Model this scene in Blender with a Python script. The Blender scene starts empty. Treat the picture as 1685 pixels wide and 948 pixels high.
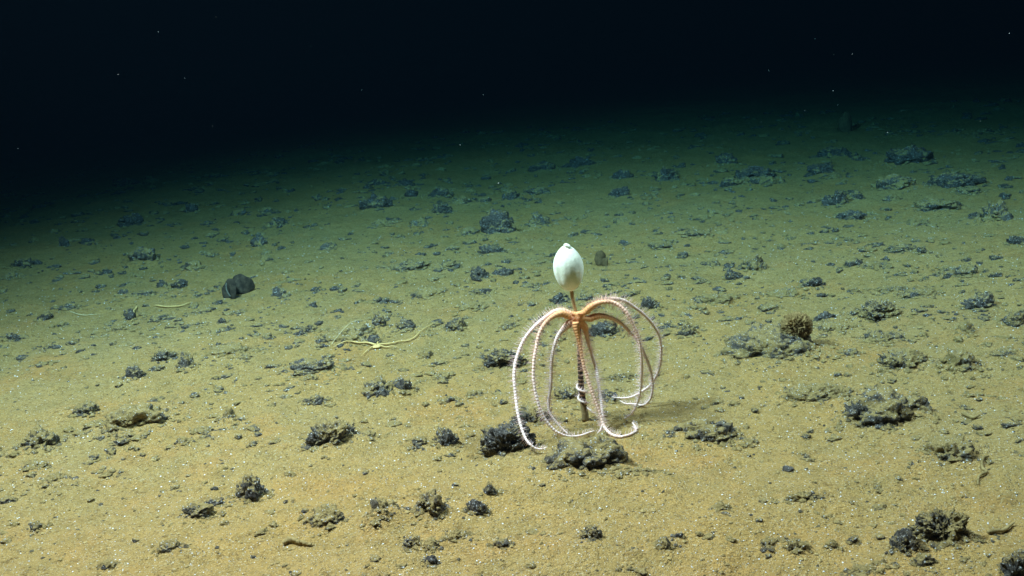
import bpy, bmesh, math, random
import numpy as np
from mathutils import Matrix, Vector, Euler

random.seed(7)
rng = np.random.default_rng(11)
R = math.radians
scene = bpy.context.scene
COL = scene.collection

# ------------------------------------------------------------------ camera
PW, PH, FPX = 1685.0, 948.0, 1618.0          # photograph size and focal length in its pixels
CAM_Z, PITCH, ROLL = 1.0, 15.0, -4.5
cam_d = bpy.data.cameras.new('camera')
cam = bpy.data.objects.new('camera', cam_d); COL.objects.link(cam)
CAM_ROT = Matrix.Rotation(R(90 - PITCH), 3, 'X') @ Matrix.Rotation(R(ROLL), 3, 'Z')
cam.matrix_world = Matrix.Translation((0, 0, CAM_Z)) @ CAM_ROT.to_4x4()
cam_d.sensor_width = 36.0
cam_d.lens = 36.0 * FPX / PW
cam_d.clip_start = 0.05; cam_d.clip_end = 300
scene.camera = cam

# ------------------------------------------------------------------ world: lightless deep water
world = bpy.data.worlds.new('World'); scene.world = world; world.use_nodes = True
bg = world.node_tree.nodes['Background']
bg.inputs['Color'].default_value = (0.05, 0.25, 1.0, 1); bg.inputs['Strength'].default_value = 0.001

# ------------------------------------------------------------------ lamps of the submersible
def lamp(name, loc, target, watts, angle, blend, radius, color=(1, 0.97, 0.9)):
    l = bpy.data.lights.new(name, 'SPOT')
    l.energy = watts; l.spot_size = R(angle); l.spot_blend = blend; l.shadow_soft_size = radius; l.color = color
    o = bpy.data.objects.new(name, l); COL.objects.link(o)
    o.location = loc
    o.rotation_euler = (Vector(target) - Vector(loc)).to_track_quat('-Z', 'Y').to_euler()
    return o
LAMP_COL = (1.0, 0.525, 0.530)                 # white once the water has taken its share of the red
lamp('floodlight', (-1.50, 2.05, 2.90), (0.08, 3.1, 0.0), 3300, 128, 1.0, 0.30, LAMP_COL)
lamp('floodlight', (1.95, 2.55, 3.10), (1.2, 3.2, 0.0), 1500, 128, 1.0, 0.18, LAMP_COL)

# ------------------------------------------------------------------ exposure
vs = scene.view_settings
vs.view_transform = 'Standard'; vs.look = 'None'; vs.exposure = 0.0; vs.gamma = 1.0
vs.use_curve_mapping = False
scene.cycles.use_denoising = True
scene.cycles.max_bounces = 6
scene.cycles.volume_bounces = 0
scene.cycles.sample_clamp_indirect = 4.0

# ------------------------------------------------------------------ noise (vectorised gradient noise)
_perm = np.random.default_rng(3).permutation(256)
_perm = np.concatenate([_perm, _perm, _perm])
_g = np.random.default_rng(4).normal(size=(256, 3)); _g /= np.linalg.norm(_g, axis=1)[:, None]
def pn(P):
    P = np.asarray(P, dtype=np.float64)
    I = np.floor(P).astype(np.int64); F = P - I
    I &= 255
    U = F * F * F * (F * (F * 6 - 15) + 10)
    out = 0
    for dx in (0, 1):
        wx = U[:, 0] if dx else 1 - U[:, 0]
        for dy in (0, 1):
            wy = U[:, 1] if dy else 1 - U[:, 1]
            for dz in (0, 1):
                wz = U[:, 2] if dz else 1 - U[:, 2]
                h = _perm[_perm[_perm[(I[:, 0] + dx) & 255] + ((I[:, 1] + dy) & 255)] + ((I[:, 2] + dz) & 255)]
                d = F - np.array([dx, dy, dz])
                out = out + wx * wy * wz * np.einsum('ij,ij->i', _g[h], d)
    return out * 1.6
def fbm(P, octs=4, gain=0.5):
    a, s, f = 1.0, 0, 1.0
    for k in range(octs):
        s = s + a * pn(P * f + 17.3 * k); a *= gain; f *= 2.03
    return s

# ------------------------------------------------------------------ helpers
def tag(o, label=None, cat=None, group=None, kind=None):
    if label: o['label'] = label
    if cat: o['category'] = cat
    if group: o['group'] = group
    if kind: o['kind'] = kind
    return o
def mesh_obj(name, V, Fc, mat, parent=None, smooth=True):
    me = bpy.data.meshes.new(name)
    V = np.asarray(V, dtype=np.float64)
    me.from_pydata(V.tolist(), [], Fc if isinstance(Fc, list) else Fc.tolist())
    me.update()
    if smooth: me.polygons.foreach_set('use_smooth', [True] * len(me.polygons))
    if mat: me.materials.append(mat)
    o = bpy.data.objects.new(name, me); COL.objects.link(o)
    if parent: o.parent = parent
    return o
def ray(px, py):
    d = CAM_ROT @ Vector(((px - PW / 2) / FPX, -(py - PH / 2) / FPX, -1.0))
    return d
def H0(x, y):                                  # the undisturbed sea floor
    x = np.atleast_1d(np.asarray(x, float)); y = np.atleast_1d(np.asarray(y, float))
    z = np.zeros_like(x)
    P = np.stack([x, y, z], 1)
    h = 0.030 * fbm(P * 0.8 + 5.1, 2) + 0.014 * fbm(P * 3.1, 3)
    return h
def ground_at(px, py):
    d = ray(px, py); z = 0.0
    for _ in range(6):
        t = (z - CAM_Z) / d.z
        x, y = d.x * t, d.y * t
        z = 0.5 * z + 0.5 * float(H0(x, y)[0]) if _ else float(H0(x, y)[0])
    return x, y, float(H0(x, y)[0])
def on_plane(px, py, Y):                       # where the sight line through a pixel meets the upright plane at depth Y
    d = ray(px, py); t = Y / d.y
    return Vector((d.x * t, Y, CAM_Z + d.z * t))

_ico = {}
def ico(n):
    if n not in _ico:
        bm = bmesh.new(); bmesh.ops.create_icosphere(bm, subdivisions=n, radius=1)
        _ico[n] = (np.array([v.co[:] for v in bm.verts]), np.array([[v.index for v in f.verts] for f in bm.faces]))
        bm.free()
    V, Fc = _ico[n]
    return V.copy(), Fc.copy()

# ------------------------------------------------------------------ materials
class NT:
    def __init__(s, name):
        s.m = bpy.data.materials.new(name); s.m.use_nodes = True
        s.t = s.m.node_tree; s.b = s.t.nodes['Principled BSDF']
    def n(s, typ, **kw):
        nd = s.t.nodes.new(typ)
        for k, v in kw.items(): setattr(nd, k, v)
        return nd
    def l(s, a, b): s.t.links.new(a, b)
    def noise(s, scale, detail=4, rough=0.55, vec=None, dist=0.0):
        nd = s.n('ShaderNodeTexNoise'); nd.inputs['Scale'].default_value = scale
        nd.inputs['Detail'].default_value = detail; nd.inputs['Roughness'].default_value = rough
        nd.inputs['Distortion'].default_value = dist
        if vec: s.l(vec, nd.inputs['Vector'])
        return nd.outputs['Fac']
    def ramp(s, fac, stops, interp='LINEAR'):
        nd = s.n('ShaderNodeValToRGB'); cr = nd.color_ramp; cr.interpolation = interp
        while len(cr.elements) < len(stops): cr.elements.new(0.5)
        for e, (p, c) in zip(cr.elements, stops):
            e.position = p; e.color = (c, c, c, 1) if isinstance(c, (int, float)) else (*c, 1)
        s.l(fac, nd.inputs['Fac']); return nd.outputs['Color']
    def mix(s, fac, a, b, mode='MIX'):
        nd = s.n('ShaderNodeMix', data_type='RGBA', blend_type=mode)
        for sock, v in ((nd.inputs[0], fac), (nd.inputs[6], a), (nd.inputs[7], b)):
            if isinstance(v, (int, float)): sock.default_value = v
            elif isinstance(v, tuple): sock.default_value = (*v, 1)
            else: s.l(v, sock)
        return nd.outputs[2]
    def math(s, op, a, b=None, c=None):
        nd = s.n('ShaderNodeMath', operation=op)
        for i, v in enumerate((a, b, c)):
            if v is None: continue
            if isinstance(v, (int, float)): nd.inputs[i].default_value = v
            else: s.l(v, nd.inputs[i])
        return nd.outputs[0]
    def pos(s):
        return s.n('ShaderNodeNewGeometry').outputs['Position']
    def bump(s, h, strength, dist):
        nd = s.n('ShaderNodeBump'); nd.inputs['Strength'].default_value = strength; nd.inputs['Distance'].default_value = dist
        s.l(h, nd.inputs['Height']); s.l(nd.outputs['Normal'], s.b.inputs['Normal'])
    def done(s, color, rough=0.9, spec=0.2):
        if isinstance(color, tuple): s.b.inputs['Base Color'].default_value = (*color, 1)
        else: s.l(color, s.b.inputs['Base Color'])
        s.b.inputs['Roughness'].default_value = rough
        s.b.inputs['Specular IOR Level'].default_value = spec
        return s.m

MUSTARD, OLIVE, OCHRE = (0.600, 0.366, 0.104), (0.53, 0.362, 0.122), (0.65, 0.335, 0.085)
def sediment_color(s, p):
    c = s.mix(s.ramp(s.noise(1.1, 4, 0.6, p), [(0.35, 0.0), (0.65, 1.0)]), MUSTARD, OLIVE)
    c = s.mix(s.ramp(s.noise(2.7, 5, 0.65, p), [(0.50, 0.0), (0.72, 0.8)]), c, OCHRE)
    c = s.mix(s.ramp(s.noise(13, 6, 0.72, p), [(0.33, 0.45), (0.56, 0.0)]), c, (0.30, 0.22, 0.07))
    c = s.mix(s.ramp(s.noise(42, 5, 0.75, p), [(0.34, 0.65), (0.46, 0.0)]), c, (0.24, 0.145, 0.04))
    c = s.mix(s.ramp(s.noise(130, 3, 0.7, p), [(0.30, 0.85), (0.44, 0.0)]), c, (0.12, 0.08, 0.03))
    c = s.mix(s.ramp(s.noise(210, 2, 0.6, p), [(0.58, 0.0), (0.70, 0.75)]), c, (0.70, 0.60, 0.34))
    c = s.mix(s.ramp(s.noise(390, 1, 0.5, p), [(0.70, 0.0), (0.75, 0.9)]), c, (0.85, 0.83, 0.74))
    return c
def ground_mat():
    s = NT('seabed_mud'); p = s.pos()
    c = sediment_color(s, p)
    h = s.math('ADD', s.math('MULTIPLY', s.noise(45, 6, 0.75, p), 1.0), s.math('MULTIPLY', s.noise(190, 3, 0.7, p), 0.5))
    s.bump(h, 1.0, 0.026)
    return s.done(c, 0.95, 0.15)
def rock_mat(name, dust, dark=(0.032, 0.026, 0.024), grey=(0.17, 0.15, 0.125)):
    s = NT(name); p = s.pos()
    nz = s.n('ShaderNodeSeparateXYZ'); s.l(s.n('ShaderNodeNewGeometry').outputs['Normal'], nz.inputs[0])
    rock = s.mix(s.ramp(s.noise(95, 4, 0.75, p), [(0.40, 0.0), (0.62, 1.0)]), dark, grey)
    rock = s.mix(s.ramp(s.noise(14, 3, 0.6, p), [(0.45, 0.0), (0.65, 0.5)]), rock, (0.19, 0.17, 0.14))
    sed = s.mix(s.ramp(s.noise(60, 4, 0.7, p), [(0.35, 0.0), (0.7, 1.0)]), (0.38, 0.275, 0.09), (0.54, 0.38, 0.125))
    f = s.math('ADD', s.noise(15, 9, 0.80, p, 0.3), s.math('MULTIPLY', nz.outputs['Z'], 0.12))
    f = s.math('ADD', f, dust - 0.5)
    f = s.ramp(f, [(0.53, 0.0), (0.60, 0.95)])
    c = s.mix(f, rock, sed)
    c = s.mix(s.ramp(s.noise(230, 1, 0.5, p), [(0.655, 0.0), (0.70, 0.95)]), c, (0.75, 0.75, 0.68))
    h = s.math('ADD', s.noise(60, 6, 0.8, p), s.math('MULTIPLY', s.noise(190, 3, 0.7, p), 0.5))
    s.bump(h, 1.0, 0.02)
    return s.done(c, 0.8, 0.35)
def plain_mat(name, c1, c2, scale, rough=0.8, bump=0.4, bdist=0.003, sss=0.0):
    s = NT(name); p = s.pos()
    c = s.mix(s.ramp(s.noise(scale, 5, 0.65, p), [(0.35, 0.0), (0.65, 1.0)]), c1, c2)
    s.bump(s.noise(scale * 4, 4, 0.65, p), bump, bdist)
    if sss:
        s.b.inputs['Subsurface Weight'].default_value = sss
        s.b.inputs['Subsurface Radius'].default_value = (0.01, 0.008, 0.006)
    return s.done(c, rough, 0.3)
M_MUD = ground_mat()
M_ROCK = {'d': rock_mat('bare_dark_rock', 0.455, (0.034, 0.026, 0.020), (0.17, 0.145, 0.11)),
          'm': rock_mat('dusted_rock', 0.52, (0.050, 0.040, 0.030), (0.21, 0.18, 0.13)),
          's': rock_mat('silted_rock', 0.565, (0.080, 0.066, 0.042), (0.26, 0.22, 0.145))}
M_BROWN = plain_mat('brown_agglutinated_mud', (0.22, 0.14, 0.045), (0.40, 0.27, 0.10), 60, 0.95, 0.8, 0.006)
M_BROWND = plain_mat('dark_brown_mud', (0.09, 0.062, 0.026), (0.17, 0.12, 0.05), 60, 0.95, 0.8, 0.006)
M_FAN = plain_mat('dark_sponge_tissue', (0.030, 0.025, 0.016), (0.10, 0.08, 0.05), 55, 0.9, 1.0, 0.010)
M_FANRIM = plain_mat('pale_sponge_rim', (0.13, 0.14, 0.11), (0.18, 0.18, 0.14), 80, 0.9)
M_HEAD = plain_mat('white_glass_sponge', (0.67, 0.72, 0.53), (0.77, 0.80, 0.63), 45, 0.8, 0.35, 0.003, 0.1)
M_SHELL = plain_mat('cream_shell', (0.75, 0.68, 0.52), (0.82, 0.78, 0.66), 90, 0.5)
M_STALK_T = plain_mat('tan_stalk', (0.22, 0.15, 0.06), (0.40, 0.28, 0.12), 120, 0.8, 0.6, 0.002)
def ringed_mat():
    s = NT('ringed_dark_stalk'); p = s.pos()
    z = s.n('ShaderNodeSeparateXYZ'); s.l(p, z.inputs[0])
    w = s.math('ADD', s.math('MULTIPLY', z.outputs['Z'], 560.0), s.math('MULTIPLY', s.noise(40, 3, 0.6, p), 7.0))
    f = s.ramp(s.math('SINE', w), [(0.45, 0.0), (0.85, 0.85)])
    c = s.mix(s.ramp(s.noise(90, 4, 0.6, p), [(0.35, 0.0), (0.65, 1.0)]), (0.030, 0.016, 0.011), (0.075, 0.040, 0.024))
    c = s.mix(f, c, (0.40, 0.21, 0.11))
    s.bump(s.math('ADD', s.noise(300, 3, 0.6, p), f), 0.6, 0.003)
    return s.done(c, 0.8, 0.3)
M_STALK_D = ringed_mat()
M_STALK_B = plain_mat('muddy_stalk_foot', (0.16, 0.11, 0.04), (0.27, 0.19, 0.08), 90, 0.9, 0.6, 0.003)
M_YSTAR = plain_mat('yellow_brittle_star_skin', (0.55, 0.36, 0.11), (0.70, 0.50, 0.20), 70, 0.7)
M_STRAND = plain_mat('pale_strand', (0.50, 0.40, 0.19), (0.62, 0.52, 0.29), 70, 0.7)
M_TWIG = plain_mat('olive_mud_tube', (0.17, 0.12, 0.04), (0.33, 0.24, 0.09), 60, 0.9)
M_GRAIN = plain_mat('white_shell_grains', (0.80, 0.80, 0.74), (0.92, 0.92, 0.88), 10, 0.35, 0.0)
M_SNOW = plain_mat('marine_snow_flakes', (0.75, 0.70, 0.60), (0.85, 0.85, 0.80), 10, 0.8, 0.0)
M_CRUMB = plain_mat('mud_crumbs', (0.24, 0.17, 0.06), (0.42, 0.31, 0.12), 9, 0.95, 0.5)
M_CRUMBD = plain_mat('dark_crumbs', (0.05, 0.045, 0.035), (0.14, 0.11, 0.05), 9, 0.95, 0.5)

# ------------------------------------------------------------------ the rocks read off the photograph
# x0, y0, x1, y1 (pixels), surface (d bare, m dusted, s silted), form (b boulder, r rubble), label
ROCKS = [
 # around the white sponge
 (793,570,873,609,'d','b','black craggy nodule just behind the leftmost arm of the pale brittle star'),
 (788,692,884,752,'d','b','black block with an undercut front, left of the white sponge base under an arm'),
 (838,662,912,704,'m','r','dusted knobbly rock directly behind the black undercut block'),
 (898,712,1044,783,'m','r','wide sediment dusted rubble right in front of the sponge stalk'),
 (712,702,757,742,'d','b','compact rounded dark nodule standing alone left of the black undercut block'),
 (671,712,716,742,'m','r','small dusted rubble touching the left side of the compact rounded nodule'),
 (910,633,956,661,'m','r','grey dusted rock low behind the sponge stalk, left of it'),
 (966,527,1022,558,'d','r','dark lumpy rock seen through the arms right of the brittle star disc'),
 (1054,489,1087,513,'d','b','dark rock peeking out behind the top of the right brittle star arms'),
 (904,479,941,501,'d','r','dark rubble behind the sponge stalk just under the white head, left half'),
 (944,479,977,498,'m','r','grey rubble right behind the stalk under the white head, right half'),
 (1000,613,1048,628,'m','b','low dark sliver of rock seen between the right brittle star arms'),
 (984,640,1018,662,'d','b','dark rock at the tips of the right arms behind the stalk'),
 (822,526,852,544,'m','r','small dusted rubble above the leftmost brittle star arm'),
 (880,520,905,540,'d','b','small dark rock under the left shoulder of the brittle star'),
 # middle left
 (504,687,592,740,'m','b','dark triangular mound with a steep left flank, alone in the left foreground'),
 (580,706,624,730,'s','r','dusted tail of rubble running right from the dark triangular mound'),
 (499,649,539,670,'m','r','small bushy dusted rock above the dark triangular mound'),
 (597,617,652,657,'m','r','olive dusted lump beside a dark slab, below the yellow brittle star'),
 (646,620,679,647,'d','b','dark leaning slab on the right of the olive dusted lump'),
 (468,588,572,621,'m','r','ragged rubble with a black crevice, lower left of the yellow brittle star'),
 (522,527,622,572,'s','r','broad silted mound directly behind the yellow brittle star'),
 (486,536,526,556,'d','b','dark wedge shaped slab at the left end of the silted mound'),
 (611,514,642,547,'d','r','dark upright spiky rock at the right end of the silted mound'),
 (601,549,629,571,'d','b','small round dark rock just above the disc of the yellow brittle star'),
 (651,526,687,546,'d','b','dark wedge rock right of the spiky upright one'),
 (693,545,718,557,'m','b','flat grey fragment by the tip of the yellow brittle star arm'),
 (689,576,713,592,'m','b','small grey stone below the long arm of the yellow brittle star'),
 (732,522,770,549,'m','b','grey humped rock left of the brittle star, third row up from the black nodule'),
 (770,473,816,486,'d','b','flat dark splinter left of the white sponge head'),
 (755,495,808,512,'m','r','low grey rubble under the flat dark splinter'),
 (675,467,739,496,'s','r','pale silted grey mound between the yellow brittle star and the white head'),
 (604,486,642,503,'m','r','pair of small dusted lumps left of the pale silted grey mound'),
 (640,430,715,449,'m','r','long low ridge of dark rubble left of the twin dark rocks'),
 (721,432,759,447,'m','b','thin grey fragment between the low ridge and the twin dark rocks'),
 (774,436,812,466,'d','r','left and taller of the twin dark rocks beside the white sponge head'),
 (806,438,846,457,'d','r','right and longer of the twin dark rocks beside the white sponge head'),
 (784,397,832,421,'d','r','dark knob between the large far boulder and the twin dark rocks'),
 (733,403,757,413,'d','b','small dark chip left of the dark knob'),
 (787,342,851,389,'d','b','largest boulder of the far ground, dark and pitted, above the dark knob'),
 (868,346,910,375,'m','b','oblong leaning rock right of the largest far boulder'),
 (717,611,741,625,'m','b','small flat rock left of the black craggy nodule, a little lower'),
 (722,642,761,673,'s','r','faint silted rubble between the dark slab and the white sponge'),
 (768,636,798,656,'s','r','faint silted pebbles right of the faint silted rubble'),
 (505,496,523,508,'d','b','small dark stone alone right of the pointed stone'),
 (447,471,473,489,'d','b','pointed dark stone right of the folded brown sponge'),
 # far left
 (194,349,241,373,'d','r','dark far rock with a bluish glint at the left edge of the light'),
 (209,407,263,438,'m','b','humped dark boulder upper left of the folded brown sponge'),
 (301,429,338,447,'m','b','grey low rock between the humped boulder and the folded brown sponge'),
 (18,427,59,443,'d','b','flat dark rock near the left edge in the dim zone'),
 (0,445,40,461,'m','r','low rubble at the left edge under the flat dark rock'),
 (413,390,442,408,'d','b','slanted dark rock above and right of the folded brown sponge'),
 (427,419,451,432,'m','b','grey stone under the slanted dark rock'),
 (527,397,556,413,'m','r','grey rubble in the dim zone right of the slanted dark rock'),
 (258,460,279,475,'d','b','left of two small dark stones left of the folded brown sponge'),
 (282,459,310,475,'d','b','right of two small dark stones left of the folded brown sponge'),
 (195,473,214,486,'d','b','small purple dark stone left of the two small dark stones'),
 (213,477,258,489,'m','r','row of low rubble below the two small dark stones'),
 (97,499,135,512,'m','b','flat dark rock left of the yellow curled arm'),
 (63,512,90,528,'d','b','black sunken rock with a pit like look near the left edge'),
 (3,545,39,563,'d','r','dark rock at the left edge beneath the black sunken one'),
 (180,528,222,547,'m','b','sloping grey rock at the foot of the yellow curled arm'),
 (204,508,224,530,'d','b','dark upright stone beside the yellow curled arm'),
 (244,513,289,531,'m','r','low rubble right of the yellow curled arm'),
 (314,504,351,520,'m','r','pair of grey stones under the folded brown sponge'),
 (357,523,374,533,'d','b','small dark sliver below the pair of grey stones'),
 (248,576,291,596,'m','r','grey stones left of a brown crumbly rock in the left middle ground'),
 (293,576,327,613,'m','r','brown crumbly upright rock in the left middle ground'),
 (204,598,243,626,'d','b','black tilted rock left of the brown crumbly upright one'),
 (247,600,272,612,'m','b','small stone between the black tilted rock and the brown crumbly one'),
 (338,561,421,592,'s','r','scattered silvery dusted rubble in the left middle ground'),
 (431,548,448,559,'m','b','small grey chip right of the silvery dusted rubble'),
 (121,665,164,689,'m','b','sloping dark rock above the left end of the broad half buried mound'),
 (168,653,287,719,'s','r','broad half buried mound with dark crown in the left foreground'),
 (37,700,103,744,'m','r','dark patch of rock left of the broad half buried mound'),
 (193,716,217,732,'m','b','small stone under the broad half buried mound'),
 (287,717,315,737,'m','r','small pale dusted clump right of the broad half buried mound'),
 (318,699,354,716,'s','r','low muddy ridge right of the broad half buried mound'),
 (366,664,394,698,'s','r','crumbly olive debris heap, upper right of the broad half buried mound'),
 # near left
 (386,781,438,827,'d','b','pointed dark rock with a stepped outline in the left foreground'),
 (300,826,356,856,'m','b','flat greyish rock left of and below the pointed dark rock'),
 (337,820,372,837,'d','b','small black piece at the right tip of the flat greyish rock'),
 (51,858,74,876,'m','b','small grey stone near the lower left corner'),
 (40,755,82,775,'s','r','faint dark crumbs under the dark patch at far left'),
 (60,777,117,803,'s','r','faint pair of silted stones near the left edge'),
 (258,888,302,913,'s','b','olive silted hump at the bottom left'),
 (160,918,196,938,'s','r','faint silted stone at the bottom edge on the left'),
 (608,803,664,866,'s','r','large silted rock with a dark front in the lower middle, left one of two'),
 (682,806,742,857,'m','r','large dusted rock in the lower middle, right one of two'),
 (510,834,572,872,'m','r','dark dusted ridge left of the two large lower rocks'),
 (596,852,632,872,'s','r','small crumbs under the left one of the two large lower rocks'),
 (664,880,698,906,'m','r','left of three small rubble clumps at the bottom middle'),
 (694,888,727,911,'m','r','middle of three small rubble clumps at the bottom middle'),
 (733,872,777,894,'m','r','right of three small rubble clumps at the bottom middle'),
 (699,915,721,928,'d','b','small dark chip under the three rubble clumps'),
 (794,792,820,821,'m','r','narrow grey upright clump in the lower centre'),
 (768,821,804,849,'d','r','dark brown ring of pebbles under the narrow grey clump'),
 (811,886,844,903,'m','r','low grey pebbles at the bottom centre'),
 (955,861,993,889,'m','r','knobbly small rock below the rubble in front of the stalk'),
 # right
 (1095,683,1222,733,'m','r','dark toothed ridge right of the brittle star'),
 (1215,718,1250,738,'s','r','faint silted crumbs at the right end of the dark toothed ridge'),
 (1283,630,1398,669,'s','r','long pale glittering bank of rubble above the big jagged mound'),
 (1378,634,1532,712,'m','r','big jagged mound of rock in the right foreground'),
 (1513,716,1603,764,'s','r','dome shaped silted rock below the big jagged mound'),
 (1490,842,1598,906,'m','b','smooth grey slab in the lower right corner area'),
 (1464,866,1516,918,'m','r','curled brown and black plates at the left side of the smooth grey slab'),
 (1503,912,1537,934,'m','b','small grey stone under the smooth grey slab'),
 (1644,903,1700,960,'d','r','black rock cut off by the lower right corner'),
 (1288,881,1330,911,'s','r','grey rounded silted stone in the lower right foreground'),
 (1252,884,1282,903,'s','r','low pebbles left of the grey rounded silted stone'),
 (1357,890,1380,906,'m','b','small grey stone right of the rounded silted stone'),
 (1393,883,1411,894,'d','b','small black stone left of the curled plates'),
 (1078,883,1107,911,'m','r','dark crumbly clump at the lower right of centre'),
 (1109,877,1127,892,'d','b','small dark chip touching the dark crumbly clump'),
 (1290,810,1352,827,'m','b','thin dark zigzag ledge in the right foreground'),
 (1000,775,1082,789,'s','b','thin faint ledge right below the rubble in front of the stalk'),
 (1172,824,1202,843,'s','r','small pebbles right of centre in the foreground'),
 (1392,930,1462,950,'s','r','silted rubble at the bottom edge left of the black corner rock'),
 (1135,481,1209,503,'m','r','low crusty rock with a scalloped top right of the white sponge head'),
 (1216,417,1262,452,'m','b','dark peaked rock, upper right of the white sponge head'),
 (1189,442,1224,466,'d','r','dark low foot at the left of the dark peaked rock'),
 (1315,455,1357,478,'d','r','dark diagonal rock right of the dark peaked one'),
 (1248,499,1282,513,'m','b','thin arched rock above the brown reticulated ball'),
 (1254,473,1314,491,'s','r','faint glittering rubble above the thin arched rock'),
 (1388,423,1421,443,'m','b','humped dark rock far right of the dark peaked one'),
 (1417,430,1454,444,'s','r','dusted tail right of the humped dark rock'),
 (1453,402,1508,418,'m','r','long grey rubble in the right middle distance'),
 (1507,404,1526,420,'d','b','small black upright stone beside the long grey rubble'),
 (1566,435,1609,458,'m','r','forked grey rock in the right middle distance'),
 (1655,388,1690,404,'d','b','dark rock at the right edge in the middle distance'),
 (1402,493,1486,532,'m','b','smooth grey arched slab right of the brown reticulated ball'),
 (1396,514,1428,529,'m','r','brown edge lump at the left foot of the arched slab'),
 (1438,469,1492,484,'s','r','pale silted stones above the arched slab'),
 (1480,475,1542,493,'m','b','pair of thin flat stones right above the arched slab'),
 (1584,484,1640,513,'d','b','dark slanted rock near the right edge'),
 (1648,512,1690,541,'d','r','dark lumpy rock at the right edge under the slanted one'),
 (1338,511,1378,531,'d','b','dark cap rock touching the right of the brown reticulated ball'),
 (1338,526,1397,553,'s','r','grey silted apron under the dark cap rock'),
 (1116,535,1147,558,'m','b','small round dusted stone between the brittle star and the big outcrop'),
 (1416,541,1487,569,'m','r','crusty low outcrop under the smooth arched slab'),
 (1568,524,1602,556,'s','r','two faint grey stones under the slanted rock near the right edge'),
 (1179,528,1348,602,'m','r','big lumpy outcrop carrying the brown reticulated ball'),
 (1318,572,1382,600,'s','r','yellow silted hump right under the big lumpy outcrop'),
 (1384,575,1418,592,'m','b','small grey rock right of the yellow silted hump'),
 (1448,571,1530,613,'m','r','left of two half buried grey rocks on the right'),
 (1543,563,1608,619,'s','r','right of two half buried grey rocks on the right, taller and paler'),
 (1625,570,1675,592,'s','r','faint grey rubble near the right edge beside the half buried rocks'),
 (1162,426,1186,441,'m','b','small grey stone left of the dark peaked rock'),
 (1112,415,1132,428,'m','b','small dark stone two steps left of the dark peaked rock'),
 (1148,455,1166,468,'m','b','small grey pebble above the low crusty rock'),
 (1066,396,1108,412,'m','r','low grey rubble right behind the white sponge head'),
 # far
 (1181,292,1222,309,'d','r','left piece of the far black cluster on the right'),
 (1208,271,1280,298,'d','r','main piece of the far black cluster on the right'),
 (1226,288,1284,307,'m','r','front piece of the far black cluster, with a silted flat top'),
 (1354,309,1398,341,'d','r','bold black rock in the far right field'),
 (1394,313,1424,333,'d','b','black rock touching the right of the bold black rock'),
 (1374,344,1427,364,'d','r','low black rock with a scalloped rim under the bold black rock'),
 (1612,327,1664,370,'m','r','tall pitted rock near the right edge of the far field'),
 (1588,346,1624,366,'d','b','dark rock at the left foot of the tall pitted rock'),
 (1500,326,1578,350,'m','r','row of grey rubble left of the tall pitted rock'),
 (1518,288,1622,312,'d','r','long dark crest far away on the right'),
 (1570,304,1622,323,'m','b','grey rock at the right end of the long dark crest'),
 (1440,284,1512,318,'m','r','loose group of dim rock left of the long dark crest'),
 (1343,238,1402,259,'d','r','dim black rock high in the far right field'),
 (1455,238,1535,274,'d','r','dim broken rock right of the high dim black one'),
 (1328,268,1372,288,'d','b','dim flat rock right of the far black cluster'),
 (1172,250,1218,272,'d','r','dim dark rock above the far black cluster'),
 (1124,376,1167,392,'m','b','flat grey rock right of and above the white sponge head'),
 (1450,317,1482,334,'m','r','small dim stones right of the bold black rock'),
 (1074,274,1122,301,'d','b','far dark rock above and right of the white sponge head'),
 (1002,305,1040,326,'d','r','far dark rock above the white sponge head'),
 (1008,276,1046,296,'d','r','dim rock left of the far dark rock on the right'),
 (868,264,918,283,'d','r','dim long rock far behind the largest boulder'),
 (930,254,985,276,'d','r','dim rock far away between the long rock and the far dark one'),
 (824,311,858,331,'d','r','dark rock straight behind the largest boulder'),
 (862,306,908,322,'d','b','dim flat rock right of the one behind the largest boulder'),
 (705,333,749,354,'d','r','dark craggy rock left of the largest boulder'),
 (700,308,748,326,'d','b','dim rock behind the dark craggy one'),
 (748,321,778,338,'m','r','left of a pair of dim grey rocks behind the boulder'),
 (782,322,810,336,'m','b','right of a pair of dim grey rocks behind the boulder'),
 (652,293,684,308,'d','b','dim oval rock in the far middle'),
 (606,293,636,306,'d','b','dim oval rock further left in the far middle'),
 (590,319,648,346,'d','r','dark slanted rock group in the far middle'),
 (664,312,690,326,'d','b','small dim stone right of the slanted group'),
 (606,358,654,378,'s','r','pale silted rock under the slanted group'),
 (672,354,706,374,'s','b','round bluish silted stone left of the largest boulder'),
 (756,375,790,390,'m','b','flat stone at the left foot of the largest boulder'),
 (1008,355,1040,369,'m','r','small dark rubble far above the white sponge head'),
 (438,357,479,374,'d','b','dark flat rock above the slanted dark rock on the left'),
 (304,333,328,351,'d','b','dim upright stone on the far left'),
 (98,386,116,407,'d','b','dim upright stone near the left edge of the light'),
 (130,389,158,402,'d','b','dim flat stone near the left edge of the light'),
 (188,292,232,308,'d','b','barely lit rock at the far left of the dark'),
 (380,342,412,356,'m','b','dim grey stone in the far left field, left one'),
 (424,340,452,353,'m','b','dim grey stone in the far left field, right one'),
]

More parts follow.
